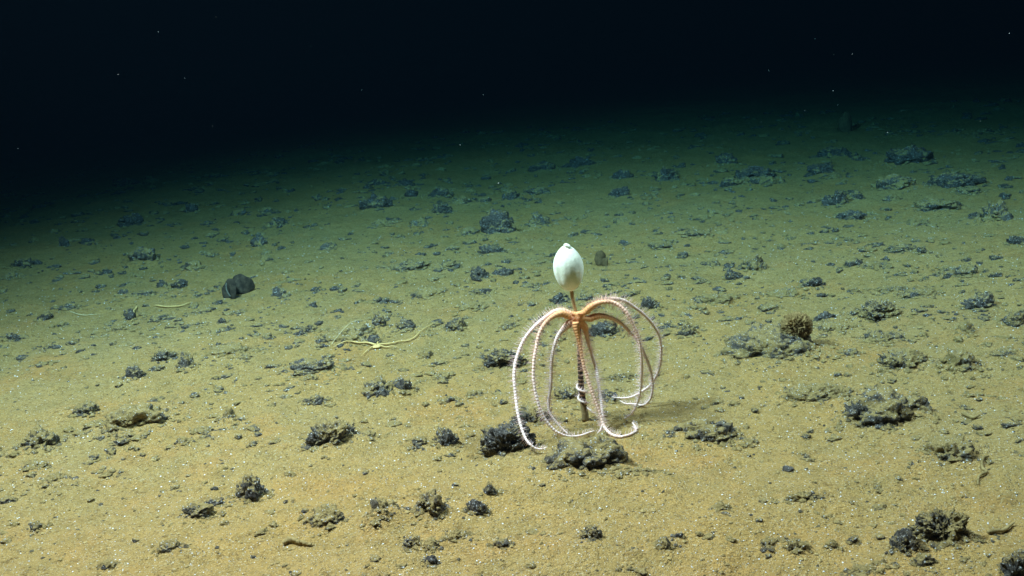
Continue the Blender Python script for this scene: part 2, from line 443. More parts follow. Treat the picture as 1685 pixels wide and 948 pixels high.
rocks = []                                     # centre x, y, radius, height for the mud banked up around each
def px_scale(x, y, z):
    v = CAM_ROT.transposed() @ Vector((x, y, z - CAM_Z))
    return -v.z / FPX                          # metres per photograph pixel at that point
def blob(n, seed, rough=1.0):
    V, Fc = ico(n)
    o = np.random.default_rng(seed).uniform(-60, 60, 3)
    r = 1 + rough * (0.38 * fbm(V * 1.15 + o, 2) + 0.20 * (0.5 - np.abs(pn(V * 2.6 + o * 1.3)) * 1.6))
    if n >= 3: r += rough * 0.15 * fbm(V * 4.6 + o, 2, 0.6)
    if n >= 4: r += rough * (0.13 * (0.45 - np.abs(pn(V * 8.0 + o)) * 1.7) + 0.09 * pn(V * 15.0 + o))
    if n >= 5: r += rough * 0.07 * fbm(V * 27.0 + o, 2, 0.7)
    return V * np.clip(r, 0.3, 2)[:, None], Fc
def fit(V, W, D, Hh):
    lo, hi = V.min(0), V.max(0)
    V = (V - (lo + hi) / 2) / ((hi - lo) / 2)
    return V * np.array([W / 2, D / 2, Hh / 2])
def craggy(V, Hh, seed, k=1.0):                     # breakage of the same coarseness whichever way the rock is stretched
    o = np.random.default_rng(seed + 5).uniform(-40, 40, 3)
    N = V * np.array([1, 1, 2.0]); N /= np.linalg.norm(N, axis=1)[:, None] + 1e-9
    q = max(Hh, 0.02)
    d = 0.30 * fbm(V * (1.5 / q) + o, 3, 0.6) + 0.20 * (0.35 - np.abs(pn(V * (2.3 / q) + o * 2)) * 1.5)
    return V + N * (q * d * k)[:, None]
def rock_mesh(form, wpx, W, D, Hh, seed):
    n = 6 if wpx > 75 and form == 'b' else 5 if wpx > 34 else 4
    r = np.random.default_rng(seed)
    if form == 'b':
        V, Fc = blob(n, seed)
        a = r.uniform(0, 6.28); c, s = math.cos(a), math.sin(a)
        V = V @ np.array([[c, -s, 0], [s, c, 0], [0, 0, 1]]).T
        V = fit(V, W, D, Hh * 1.7)
        V = craggy(V, Hh, seed, 0.5)
        V[:, 2] += Hh * 0.17
        return V, Fc.tolist()
    # rubble: knobs crowded on a low core, one mesh
    k = int(np.clip(wpx / 7.0, 4, 24)); VV, FF, off = [], [], 0
    for i in range(k + 1):
        if i == 0:
            V, Fc = blob(n, seed, 0.8); V = craggy(fit(V, W * 0.97, D * 0.98, Hh * 1.62), Hh, seed, 0.6); V[:, 2] += Hh * 0.10
        else:
            V, Fc = blob(max(3, n - 1 - (k > 16)), seed + 31 * i, 1.05)
            a = r.uniform(0, 6.28); q = math.sqrt(r.uniform(0.02, 1)) * 0.80
            sz = r.uniform(0.07, 0.25) * W * (1.1 - 0.45 * q)
            hz = min(Hh * 1.0, sz * r.uniform(0.6, 1.0))
            V = fit(V, sz * r.uniform(0.9, 1.35), sz, hz)
            zc = Hh * (0.70 * (1 - q * q) ** 0.6) - hz * 0.18
            V += np.array([math.cos(a) * q * W / 2, math.sin(a) * q * D / 2, zc])
        VV.append(V); FF += (Fc + off).tolist(); off += len(V)
    V = np.concatenate(VV)
    return V * np.array([W / max(np.ptp(V[:, 0]), 1e-6), 1, 1]), FF

rock_jobs = []
for i, (x0, y0, x1, y1, surf, form, label) in enumerate(ROCKS):
    cx = (x0 + x1) / 2
    gx, gy, gz = ground_at(cx, y1)
    s = px_scale(gx, gy, gz)
    e = math.atan2(CAM_Z, gy)
    W = (x1 - x0) * s
    D = W * (0.80 if surf != 'd' else 0.72)
    hp = (y1 - y0) * s
    D = min(D, hp / math.sin(e) * 0.62)
    Hh = max(0.22 * W, (hp - 0.45 * D * math.sin(e)) / math.cos(e))
    Hh *= 0.85 if surf == 's' else 1.0
    gy2 = gy + D * 0.42
    gx2 = gx * gy2 / gy
    z = float(H0(gx2, gy2)[0])
    rocks.append((gx2, gy2, W, D, Hh, surf))
    rock_jobs.append((i, gx2, gy2, z, W, D, Hh, x1 - x0, surf, 'r' if y0 < 400 and i % 3 else form, label))

def H(x, y):                                   # sea floor with mud banked against the rocks
    x = np.atleast_1d(np.asarray(x, float)); y = np.atleast_1d(np.asarray(y, float))
    h = H0(x, y)
    P = np.stack([x, y, np.zeros_like(x)], 1)
    h = h + 0.0062 * fbm(P * 12, 4, 0.62) + 0.008 * np.maximum(0, pn(P * 6.0 + 40)) ** 1.5
    for (a, b, W, D, Hh, surf) in rocks:
        k = {'d': 0.18, 'm': 0.28, 's': 0.48}[surf]
        m = (np.abs(x - a) < 2 * W) & (np.abs(y - b) < 2.2 * W)
        if not m.any(): continue
        r2 = ((x[m] - a) / (0.62 * W)) ** 2 + ((y[m] - b) / (0.62 * max(D, 0.6 * W))) ** 2
        h[m] += k * Hh * np.exp(-r2)
    return h

# ------------------------------------------------------------------ sea floor: one sheet out to where no light reaches
def build_floor():
    front = np.linspace(R(-36), R(36), 820)
    back = np.linspace(R(36), R(324), 90)[1:-1]
    ang = np.concatenate([front, back]); na = len(ang)
    rad = np.concatenate([[0.25, 0.5, 0.8, 1.05], np.geomspace(1.25, 12, 560), np.geomspace(12.3, 60, 50)])
    A, Rr = np.meshgrid(ang, rad)
    x = (np.sin(A) * Rr).ravel(); y = (np.cos(A) * Rr).ravel()
    z = H(x, y)
    V = np.stack([x, y, z], 1)
    V = np.vstack([V, [[0, 0, float(H0(0, 0)[0])]]])
    nr = len(rad)
    i, j = np.meshgrid(np.arange(nr - 1), np.arange(na), indexing='ij')
    j2 = (j + 1) % na
    q = np.stack([i * na + j, (i + 1) * na + j, (i + 1) * na + j2, i * na + j2], -1).reshape(-1, 4)[:, ::-1]
    Fc = q.tolist()
    c = len(V) - 1
    Fc += [[c, jj, (jj + 1) % na][::-1] for jj in range(na)]
    o = mesh_obj('seabed', V, Fc, M_MUD)
    tag(o, kind='structure')
build_floor()

# ------------------------------------------------------------------ rocks
for (i, x, y, z, W, D, Hh, wpx, surf, form, label) in rock_jobs:
    V, Fc = rock_mesh(form, wpx, W, D, Hh, 100 + i * 7)
    nm = {'b': 'rock', 'r': 'craggy_rock'}[form]
    o = mesh_obj(nm, V, Fc, M_ROCK[surf])
    o.location = (x, y, z)
    tag(o, label, 'rock', 'rocks lying half sunk on the seabed')

# small loose pebbles between the rocks
peb = []
for k in range(5):
    V, Fc = blob(3, 900 + k)
    peb.append((fit(V, 1, 0.8, 0.6), Fc.tolist()))
protos = []
zones = [('tiny dark pebble half sunk in the brightly lit foreground mud', 'tiny pebbles in the foreground mud', 1.75, 2.7, 40),
         ('small dark pebble in the middle distance mud', 'small pebbles in the middle distance', 2.9, 4.6, 36),
         ('dim dark stone in the far mud at the edge of the light', 'dim small stones in the far mud', 4.9, 8.5, 24)]
for (lab, grp, r0, r1, cnt) in zones:
    for k in range(cnt):
        kk = k % 5
        if len(protos) <= kk:
            o = mesh_obj('small_stone', peb[kk][0], peb[kk][1], M_ROCK['d' if kk % 2 else 'm']); protos.append(o)
        else:
            o = protos[kk].copy(); COL.objects.link(o)
        for _ in range(40):
            r = random.uniform(r0, r1); a = R(random.uniform(-27, 27))
            x, y = math.sin(a) * r, math.cos(a) * r
            if all((x - q[0]) ** 2 + (y - q[1]) ** 2 > (0.6 * q[2] + 0.02) ** 2 for q in rocks): break
        sz = random.uniform(0.010, 0.028) * (0.55 + 0.20 * r)
        o.scale = (sz, sz * random.uniform(0.8, 1.2), sz)
        o.rotation_euler = (0, 0, random.uniform(0, 6.28))
        o.location = (x, y, float(H(x, y)[0]) + sz * 0.10)
        tag(o, lab, 'pebble', grp)

# ------------------------------------------------------------------ loose ground cover
def scatter(name, count, smin, smax, mat, r0, r1, lift, flat=1.0, label=None, near=False):
    base = np.array([[1, 0, 0], [-1, 0, 0], [0, 1, 0], [0, -1, 0], [0, 0, 1], [0, 0, -1]], float)
    fc = np.array([[0, 2, 4], [2, 1, 4], [1, 3, 4], [3, 0, 4], [2, 0, 5], [1, 2, 5], [3, 1, 5], [0, 3, 5]])
    g = np.random.default_rng(count)
    r = np.exp(g.uniform(math.log(r0), math.log(r1), count)); a = g.uniform(R(-33), R(33), count)
    x, y = np.sin(a) * r, np.cos(a) * r
    if near:
        ww = np.array([q[2] ** 1.3 / q[1] ** 0.6 for q in rocks]); ids = g.choice(len(rocks), count, p=ww / ww.sum())
        Q = np.array([q[:4] for q in rocks])[ids]
        rr_ = 0.40 + np.abs(g.normal(0, 0.20, count)); th = g.uniform(0, 6.28, count)
        x, y = Q[:, 0] + np.cos(th) * rr_ * Q[:, 2], Q[:, 1] + np.sin(th) * rr_ * Q[:, 3]
        r = y
    z = H(x, y)
    s = smin + (smax - smin) * g.random(count) ** 3
    s *= np.clip(0.75 + 0.12 * r, 0.8, 1.6)
    V = base[None] * g.uniform(0.55, 1.35, (count, 6, 1)) * s[:, None, None]
    V[:, :, 2] *= flat
    th = g.uniform(0, 6.28, count); c, sn = np.cos(th)[:, None], np.sin(th)[:, None]
    X = V[:, :, 0] * c - V[:, :, 1] * sn; Y = V[:, :, 0] * sn + V[:, :, 1] * c
    V = np.stack([X + x[:, None], Y + y[:, None], V[:, :, 2] + (z + s * lift)[:, None]], -1).reshape(-1, 3)
    Fc = (fc[None] + (np.arange(count) * 6)[:, None, None]).reshape(-1, 3)
    o = mesh_obj(name, V, Fc, mat, smooth=False)
    return tag(o, label, None, None, 'stuff')
scatter('mud_crumbs', 9000, 0.0015, 0.0058, M_CRUMB, 1.4, 8.0, 0.2, 0.7)
scatter('dark_crumbs', 2600, 0.0015, 0.0060, M_CRUMBD, 1.41, 9.0, 0.1, 0.6)
scatter('rock_fragments', 6200, 0.0018, 0.0095, M_ROCK['m'], 1.4, 9.0, 0.1, 0.7, near=True)
scatter('silted_fragments', 4200, 0.0022, 0.012, M_ROCK['s'], 1.4, 9.0, 0.1, 0.7, near=True)
scatter('shell_grains', 12000, 0.0007, 0.0022, M_GRAIN, 1.42, 5.0, 0.5, 0.8)

def crusts(name, count, mat, r0, r1, seed):
    g = np.random.default_rng(seed); protos = [craggy(fit(blob(3, 700 + k, 1.2)[0], 2, 2, 2), 1.0, 700 + k) for k in range(14)]; fc = ico(3)[1]
    VV, FF, off, made = [], [], 0, 0
    while made < count:
        r = math.exp(g.uniform(math.log(r0), math.log(r1))); a = g.uniform(R(-33), R(33))
        x, y = math.sin(a) * r, math.cos(a) * r
        if pn(np.array([[x * 1.7, y * 1.1, seed]]))[0] + 0.5 * pn(np.array([[x * 5, y * 4, seed]]))[0] < g.uniform(-0.35, 0.75): continue
        m = int(g.integers(1, 6))
        for _ in range(m):
            sz = (0.0028 + 0.012 * g.random() ** 3) * (0.28 + 0.27 * r)
            xx, yy = x + g.normal() * 0.016 * r ** 0.7, y + g.normal() * 0.022 * r ** 0.7
            V = protos[int(g.integers(14))] * np.array([sz * g.uniform(0.8, 1.9), sz, sz * g.uniform(0.5, 0.9)])
            th = g.uniform(-0.9, 0.9); c, sn = math.cos(th), math.sin(th)
            V = V @ np.array([[c, -sn, 0], [sn, c, 0], [0, 0, 1]]).T
            VV.append(V + np.array([xx, yy, 0])); FF.append(fc + off); off += len(V); made += 1
    V = np.concatenate(VV); C_ = V.reshape(-1, len(protos[0]), 3).mean(1)
    V[:, 2] += np.repeat(H(C_[:, 0], C_[:, 1]), len(protos[0]))
    tag(mesh_obj(name, V, np.concatenate(FF).tolist(), mat), kind='stuff')
crusts('crust_rubble', 2600, M_ROCK['m'], 2.2, 9.5, 21)
crusts('silted_rubble', 1500, M_ROCK['s'], 1.5, 8.5, 22)
crusts('dark_rubble', 2300, M_ROCK['d'], 3.0, 10.0, 23)

# flakes drifting in the dark water
g = np.random.default_rng(77); VV, FF = [], []
for k in range(46):
    px, py = g.uniform(0, PW), g.uniform(0, 330)
    d = ray(px, py); t = g.uniform(2.2, 6.0)
    c = np.array([d.x * t, d.y * t, CAM_Z + d.z * t])
    V, Fc = ico(1); V = V * g.uniform(0.6, 1.6, V.shape) * g.uniform(0.0003, 0.0009)
    FF += (Fc + 42 * 0 + len(np.concatenate(VV)) if VV else Fc).tolist(); VV.append(V + c)
o = mesh_obj('marine_snow', np.concatenate(VV), FF, M_SNOW); tag(o, kind='stuff')

# ------------------------------------------------------------------ curves and tubes
def smooth_path(P, n):
    P = np.asarray(P, float)
    Q = np.vstack([2 * P[0] - P[1], P, 2 * P[-1] - P[-2]])
    out = []
    seg = np.linalg.norm(np.diff(P[:, :3], axis=0), axis=1); L = np.concatenate([[0], np.cumsum(seg)])
    for s in np.linspace(0, L[-1], n):
        i = min(int(np.searchsorted(L, s, side='right') - 1), len(P) - 2)
        t = (s - L[i]) / max(seg[i], 1e-9)
        p0, p1, p2, p3 = Q[i], Q[i + 1], Q[i + 2], Q[i + 3]
        out.append(0.5 * (2 * p1 + (p2 - p0) * t + (2 * p0 - 5 * p1 + 4 * p2 - p3) * t * t + (3 * p1 - p0 - 3 * p2 + p3) * t ** 3))
    return np.array(out)
def frames(P):
    T = np.gradient(P, axis=0); T /= np.linalg.norm(T, axis=1)[:, None] + 1e-12
    u = np.cross(T[0], [0, 0, 1.0])
    if np.linalg.norm(u) < 0.1: u = np.cross(T[0], [0, 1.0, 0])
    U = []
    for t in T:
        u = u - t * np.dot(u, t); u /= np.linalg.norm(u) + 1e-12; U.append(u.copy())
    U = np.array(U); return T, U, np.cross(T, U)
def tube_data(P, rad, seg=10):
    T, U, W = frames(P); n = len(P)
    a = np.linspace(0, 2 * math.pi, seg, endpoint=False)
    V = P[:, None] + rad[:, None, None] * (np.cos(a)[None, :, None] * U[:, None] + np.sin(a)[None, :, None] * W[:, None])
    Fc = [[i * seg + k, i * seg + (k + 1) % seg, (i + 1) * seg + (k + 1) % seg, (i + 1) * seg + k] for i in range(n - 1) for k in range(seg)]
    Fc += [list(range(seg))[::-1], [(n - 1) * seg + k for k in range(seg)]]
    return V.reshape(-1, 3), Fc
def tube(name, P, rad, mat, parent=None, seg=10, bumps=0.0):
    V, Fc = tube_data(P, rad, seg)
    if bumps: V = V + bumps * np.stack([pn(V * 160 + 3), pn(V * 160 + 31), pn(V * 160 + 57)], 1)
    return mesh_obj(name, V, Fc, mat, parent)
def empty(name, loc, label, cat, group=None):
    o = bpy.data.objects.new(name, None); COL.objects.link(o); o.location = loc; o.empty_display_size = 0.1
    return tag(o, label, cat, group)
def local(V, root): return np.asarray(V) - np.array(root.location)

# ------------------------------------------------------------------ the stalked white sponge
BX, BY, BZ = ground_at(963, 692); BZ = float(H(BX, BY)[0])
YS = BY
sponge = empty('stalked_sponge', (BX, BY, BZ), 'white egg shaped sponge head on a tall thin brown stalk rising from the mud', 'sponge')
S_PTS = [(940, 474), (942, 490), (946, 508), (951, 528), (953, 552), (954, 580), (955, 610), (957, 640), (960, 664), (963, 684), (963, 694)]
SP = smooth_path([on_plane(a, b, YS)[:] for a, b in S_PTS], 90)
SP[-3:, 2] = np.minimum(SP[-3:, 2], BZ - 0.002); 
PX = px_scale(BX, BY, BZ)
def part(P, r0, r1, name, mat, noise):
    n = len(P); tt = np.linspace(0, 1, n)
    rad = (r0 + (r1 - r0) * tt) * PX * (1 + 0.10 * pn(np.stack([tt * 14, tt * 0 + r0, tt * 0], 1)))
    return tube(name, local(P, sponge), rad, mat, sponge, 16, noise)
part(SP[:26], 2.7, 3.1, 'upper_stalk', M_STALK_T, 0.0006)
part(SP[24:78], 3.3, 5.0, 'lower_stalk', M_STALK_D, 0.0010)
part(SP[76:], 5.0, 6.2, 'stalk_foot', M_STALK_B, 0.0010)
top, bot = on_plane(930.5, 403, YS), on_plane(940, 479, YS)
ax = (top - bot); Lh = ax.length; ax.normalize()
prof_t = np.array([0, .012, .05, .11, .2, .32, .46, .6, .73, .84, .92, .97, 1.0])
prof_r = np.array([0, .22, .42, .60, .78, .92, 1.0, .985, .87, .67, .45, .26, 0])
tt = np.concatenate([np.linspace(0, .06, 8), np.linspace(.08, .9, 44), np.linspace(.91, 1, 12)]); rr = np.interp(tt, prof_t, prof_r)
kk = np.ones(5) / 5; rs = np.convolve(np.pad(rr, 2, mode='edge'), kk, 'valid'); rs[0] = rs[-1] = 0
xa = Vector((1, 0, 0)) - ax * ax.x; xa.normalize(); ya = ax.cross(xa)       # ya points away from the camera
V, seg = [], 64
for t, r in zip(tt, rs):
    for k in range(seg):
        a = 2 * math.pi * k / seg
        f = 1.0
        d1 = (a - (math.pi * 1.5 - 0.75) + math.pi) % (2 * math.pi) - math.pi    # a soft crease on the left of the front
        f -= 0.075 * math.exp(-(d1 / 0.17) ** 2) * math.exp(-((t - 0.40) / 0.22) ** 2)
        d2 = (a - (math.pi * 1.5 + 0.95) + math.pi) % (2 * math.pi) - math.pi    # fold rim on the right
        f += 0.035 * math.exp(-(d2 / 0.16) ** 2) * math.exp(-((t - 0.6) / 0.3) ** 2)
        f += 0.02 * math.sin(a * 2 + 1.0) + 0.007 * math.sin(a * 17 + 2 * math.sin(t * 3)) * min(1, 4 * t * (1 - t))
        rad = r * 23.6 * PX * f
        p = bot + ax * (t * Lh) + xa * (math.cos(a) * rad) + ya * (math.sin(a) * rad * 0.95)
        V.append(p[:])
n = len(tt)
Fc = [[i * seg + k, i * seg + (k + 1) % seg, (i + 1) * seg + (k + 1) % seg, (i + 1) * seg + k] for i in range(n - 1) for k in range(seg)]
head = mesh_obj('sponge_head', local(V, sponge), Fc, M_HEAD, sponge)
nubp = on_plane(933.5, 404.8, YS - 0.004)
V, Fc = blob(4, 5, 0.35); V = fit(V, 12.5 * PX, 12 * PX, 7 * PX)
c, s_ = math.cos(-0.55), math.sin(-0.55); V = V @ np.array([[c, 0, s_], [0, 1, 0], [-s_, 0, c]])
nub = mesh_obj('osculum_lip', V + np.array((nubp - sponge.location)[:]), Fc.tolist(), M_HEAD, sponge)

# ------------------------------------------------------------------ the pale brittle star hanging on the stalk
ARMS = [  # pixels, depth offsets along the arm (metres from the stalk), share of the arm that is orange
 ([(944,524),(936,517),(925,512),(911,514),(897,523),(880,537),(863,558),(853,580),(847,602),(846,627),(849,656),(852,680),(858,704),(865,722),(873,732),(884,739),(896,738),(901,735)], [-.01,-.03,-.07,-.13,-.20,-.215], .13),
 ([(944,526),(934,520),(922,516),(908,522),(897,532),(888,547),(883,567),(880,583),(878,603),(878,626),(881,646),(887,668),(894,686),(908,704),(920,713),(936,718),(954,717),(968,712),(979,709)], [-.02,-.06,-.10,-.13,-.14,-.10], .42),
 ([(945,529),(937,532),(927,542),(918,553),(912,570),(908,590),(907,612),(906,636),(903,658),(903,674),(910,688),(920,700),(929,709),(935,714)], [-.02,-.04,-.05,-.06,-.08,-.10], .12),
 ([(948,514),(947,523),(947,532),(950,548),(954,568),(958,590),(962,608),(967,624),(974,644),(982,666),(989,686),(993,700),(1000,710),(1010,717),(1024,722),(1038,720),(1046,711),(1045,702),(1040,695)], [-.035,-.045,-.07,-.10,-.15,-.06], .62),
 ([(957,529),(962,538),(965,550),(970,570),(975,587),(980,604),(983,620),(986,640),(989,662),(991,682),(991,696),(988,708),(983,713)], [-.01,.01,.01,-.02,-.07,-.11], .30),
 ([(958,528),(967,526),(980,521),(993,520),(1010,525),(1023,533),(1037,547),(1050,562),(1060,582),(1068,602),(1073,620),(1074,636),(1071,654),(1062,665),(1048,668),(1032,666),(1020,659)], [-.01,.02,.05,.07,.075,.11], .40),
 ([(956,522),(962,517),(967,510),(977,502),(990,497),(1007,497),(1022,505),(1033,517),(1043,537),(1050,553),(1054,572),(1056,595),(1056,612),(1055,630),(1052,652),(1046,670),(1038,682),(1026,691)], [-.02,-.05,-.07,-.07,-.04,-.02], .42),
 ([(956,520),(964,511),(974,502),(986,496),(1000,492),(1012,492),(1027,495),(1043,505),(1060,518),(1075,535),(1085,553),(1088,577),(1086,601),(1080,618),(1070,634),(1056,644),(1040,653),(1022,655),(1006,653)], [-.01,.01,.04,.07,.10,.13], .20),
]
DISC = on_plane(951, 523, YS - 0.012)
star = empty('brittle_star', DISC[:], 'pale orange brittle star clinging to the sponge stalk with long drooping spiny arms', 'brittle star')
arm_paths = []
for pts, offs, wt in ARMS:
    m = len(pts); oo = np.interp(np.linspace(0, 1, m), np.linspace(0, 1, len(offs)), offs)
    P = smooth_path([on_plane(a, b, YS + o)[:] for (a, b), o in zip(pts, oo)], 64)
    g_ = H(P[:, 0], P[:, 1]); P[:, 2] = np.maximum(P[:, 2], g_ + 0.004)
    arm_paths.append((P, wt))
# ninth arm: down behind the stalk, then two turns round it
coil = [on_plane(953, 536, YS + 0.010)[:], on_plane(955, 570, YS + 0.018)[:], on_plane(956, 610, YS + 0.019)[:]]
for q in np.linspace(0, 1, 26):
    a = math.pi / 2 + q * 2.0 * 2 * math.pi
    c0 = on_plane(956.5 + 4 * q, 632 + 36 * q, YS)
    rr_ = 0.0118
    coil.append((c0.x + math.cos(a) * rr_, c0.y + math.sin(a) * rr_, c0.z))
coil += [on_plane(970, 674, YS - 0.020)[:], on_plane(976, 679, YS - 0.03)[:], on_plane(983, 680, YS - 0.04)[:]]
arm_paths.append((smooth_path(coil, 120), .30))

bm = bmesh.new(); tl = bm.verts.layers.float.new('arm_t'); pl_ = bm.verts.layers.float.new('arm_plate')
# disc: a low drum with one side face per arm, arms sorted around it as seen from the front
def arm_angle(P):
    d = P[8] - np.array(DISC[:]); return math.atan2(d[2], d[0])
order = sorted(range(len(arm_paths)), key=lambda k: arm_angle(arm_paths[k][0]))
N = len(order)
dr = 9.0 * PX
ringF, ringB = [], []
angs = [arm_angle(arm_paths[k][0]) for k in order]
for j in range(N):
    a0, a1 = angs[j - 1], angs[j]
    if a1 < a0: a0 -= 2 * math.pi
    am = (a0 + a1) / 2 if N else 0
    am = 0.5 * am + 0.5 * (-math.pi + (j) * 2 * math.pi / N)
    cdir = (math.cos(am), math.sin(am))
    ringF.append(bm.verts.new((DISC.x + cdir[0] * dr, DISC.y - 0.008, DISC.z + cdir[1] * dr)))
    ringB.append(bm.verts.new((DISC.x + cdir[0] * dr, DISC.y + 0.010, DISC.z + cdir[1] * dr)))
cF = bm.verts.new((DISC.x, DISC.y - 0.013, DISC.z)); cB = bm.verts.new((DISC.x, DISC.y + 0.011, DISC.z))
for j in range(N):
    j2 = (j + 1) % N
    bm.faces.new((cF, ringF[j], ringF[j2])); bm.faces.new((cB, ringB[j2], ringB[j]))
    P, wt = arm_paths[order[j]]
    n = len(P); T, U, W = frames(P)
    prev = [ringF[j], ringF[j2], ringB[j2], ringB[j]]
    c4 = np.array([v.co[:] for v in prev]); ctr = c4.mean(0)
    # start ring axes: from the face itself, carried along the arm
    u = c4[1] - c4[0]; u /= np.linalg.norm(u) + 1e-9
    first = 3
    for i in range(first, n):
        t = i / (n - 1)
        tn = T[i]; u = u - tn * np.dot(u, tn); u /= np.linalg.norm(u) + 1e-9; w = np.cross(tn, u)
        rp = np.interp(t, [0, .05, .09, .16, .3, .7, .93, 1], [4.2, 8.4, 7.8, 4.8, 3.9, 3.3, 2.3, 1.2]) * PX * 0.93
        if len(P) > 100: rp = np.interp(t, [0, .1, .3, .9, 1], [5, 3.6, 2.8, 1.9, 0.8]) * PX
        # corner order must follow prev: pick w sign from the face
        if i == first:
            sgn = 1.0 if np.dot(w, c4[3] - c4[0]) > 0 else -1.0
        w = w * sgn
        cur = []
        for (su, sw) in ((-1, -1), (1, -1), (1, 1), (-1, 1)):
            v = bm.verts.new(P[i] + (u * su + w * sw) * rp * 0.80)
            v[tl] = t / wt if t < 2 * wt else 2.0
            v[pl_] = i
            cur.append(v)
        for k in range(4):
            k2 = (k + 1) % 4
            try: bm.faces.new((prev[k], prev[k2], cur[k2], cur[k]))
            except ValueError: pass
        prev = cur
    bm.faces.new(prev)
bmesh.ops.recalc_face_normals(bm, faces=bm.faces)
for v in bm.verts: v.co -= DISC
me = bpy.data.meshes.new('body'); bm.to_mesh(me); bm.free()
def star_mat(name, orange, mid, pale):
    s = NT(name); p = s.pos()
    at = s.n('ShaderNodeAttribute', attribute_name='arm_t')
    f = s.math('ADD', at.outputs['Fac'], s.math('MULTIPLY', s.math('SUBTRACT', s.noise(90, 3, 0.6, p), 0.5), 0.35))
    c = s.ramp(s.math('MULTIPLY', f, 0.5), [(0.0, orange), (0.10, orange), (0.30, mid), (0.72, pale)])
    pa = s.n('ShaderNodeAttribute', attribute_name='arm_plate')
    band = s.math('MULTIPLY_ADD', s.math('SINE', s.math('MULTIPLY', pa.outputs['Fac'], 2 * math.pi)), 0.5, 0.5)
    c = s.mix(s.math('MULTIPLY', band, 0.38), c, s.mix(0.5, c, (0.62, 0.30, 0.22)))
    b = s.math('ADD', s.noise(420, 2, 0.6, p), s.math('MULTIPLY', band, -0.8)); s.bump(b, 0.6, 0.002)
    s.b.inputs['Subsurface Weight'].default_value = 0.15
    s.b.inputs['Subsurface Radius'].default_value = (0.006, 0.003, 0.002)
    return s.done(c, 0.6, 0.3)
me.materials.append(star_mat('brittle_star_skin', (0.84, 0.40, 0.14), (0.92, 0.58, 0.40), (0.96, 0.74, 0.63)))
me.polygons.foreach_set('use_smooth', [True] * len(me.polygons))
body = bpy.data.objects.new('body', me); COL.objects.link(body); body.parent = star
sub = body.modifiers.new('round', 'SUBSURF'); sub.levels = 2; sub.render_levels = 2
# spines
VV, FF, TT, off = [], [], [], 0
g = np.random.default_rng(5)
for (P0, wt) in arm_paths:
    long_ = len(P0) > 100
    P = smooth_path(P0, 150 if not long_ else 120)
    T, U, W = frames(P); n = len(P)
    for i in range(4, n - 2):
        t = i / n
        for side in (0, 1, 2, 3, 4, 5):
            # sideways spines in comb rows, seen against the mud on both sides
            a = [0.1, math.pi - 0.1, 0.75, math.pi - 0.75, -0.6, math.pi + 0.6][side] + g.normal() * 0.16
            if g.random() < ((0.25 if side < 2 else 0.45) if t < wt * 0.9 else (0.35 if side < 2 else 0.78)): continue
            lat = np.cross(T[i], [0, 1.0, 0]); lat /= np.linalg.norm(lat) + 1e-9
            fr = np.cross(lat, T[i])
            d = lat * math.cos(a) + fr * math.sin(a) + T[i] * g.uniform(-0.1, 0.35)
            d /= np.linalg.norm(d)
            L = np.interp(t, [0, .1, .5, .85, 1], [9, 12, 12, 9, 4]) * PX * g.uniform(0.75, 1.15) * (0.5 if long_ else 1)
            rb = 0.00058
            q1 = np.cross(d, T[i]); q1 /= np.linalg.norm(q1) + 1e-9; q2 = np.cross(d, q1)
            base = P[i] + d * 2.2 * PX
            for ph in (0, 2.094, 4.189):
                VV.append(base + (q1 * math.cos(ph) + q2 * math.sin(ph)) * rb)
            VV.append(base + d * L)
            FF += [[off, off + 1, off + 3], [off + 1, off + 2, off + 3], [off + 2, off, off + 3]]; off += 4
            TT += [min(2.0, t / wt)] * 4
sp = mesh_obj('spines', np.array(VV) - np.array(DISC[:]), FF, star_mat('brittle_star_spines', (0.82, 0.42, 0.25), (0.86, 0.54, 0.42), (0.90, 0.64, 0.56)), star)
at = sp.data.attributes.new('arm_t', 'FLOAT', 'POINT'); at.data.foreach_set('value', TT)
tag(sp, kind='stuff')

# ------------------------------------------------------------------ other animals and mud growths
def floor_path(pts, lifts, n=40):
    P = []
    for (a, b), h in zip(pts, lifts):
        x, y, z = ground_at(a, b + 0.0)
        z = float(H(x, y)[0]) + h
        P.append((x, y, z))
    return smooth_path(P, n)
# yellow brittle star on the mud
gx, gy, gz = ground_at(620, 575)
ys = empty('brittle_star', (gx, gy, float(H(gx, gy)[0])), 'small yellow brittle star lying flat on the mud, one long arm stretched right', 'brittle star')
s1 = px_scale(gx, gy, 0)
bmv, bmf, off = [], [], 0
yarms = [([(620,574),(606,572.5),(592,573.5),(575,573),(564,574.5),(547,578)], 3.4),
         ([(619,575),(613,577),(603,583),(594,590)], 2.4),
         ([(621,574),(636,573),(645,573),(654,573)], 3.0),
         ([(622,573),(630,571),(642,569.5),(658,566),(673,563),(684,558),(693,550),(701,544),(714,534)], 2.8),
         ([(621,572.5),(626,566),(630,560)], 2.2)]
V, Fc = ico(3); V = fit(V, 14 * s1, 14 * s1, 5 * s1) + np.array([gx, gy, float(H(gx, gy)[0]) + 2.5 * s1])
bmv.append(V); bmf += Fc.tolist(); off = len(V)
for pts, w in yarms:
    P = floor_path(pts, [0.009] + [0.007] * (len(pts) - 2) + [0.004], 36)
    t = np.linspace(0, 1, 36)
    V, Fc = tube_data(P, 0.60 * w * s1 * np.interp(t, [0, .12, .6, 1], [1.0, .9, .55, .25]), 8)
    V = V + 0.0010 * np.stack([pn(V * 90), pn(V * 90 + 9), pn(V * 90 + 27)], 1)
    bmv.append(V); bmf += [[q + off for q in f] for f in Fc]; off += len(V)
mesh_obj('body', local(np.concatenate(bmv), ys), bmf, M_YSTAR, ys)

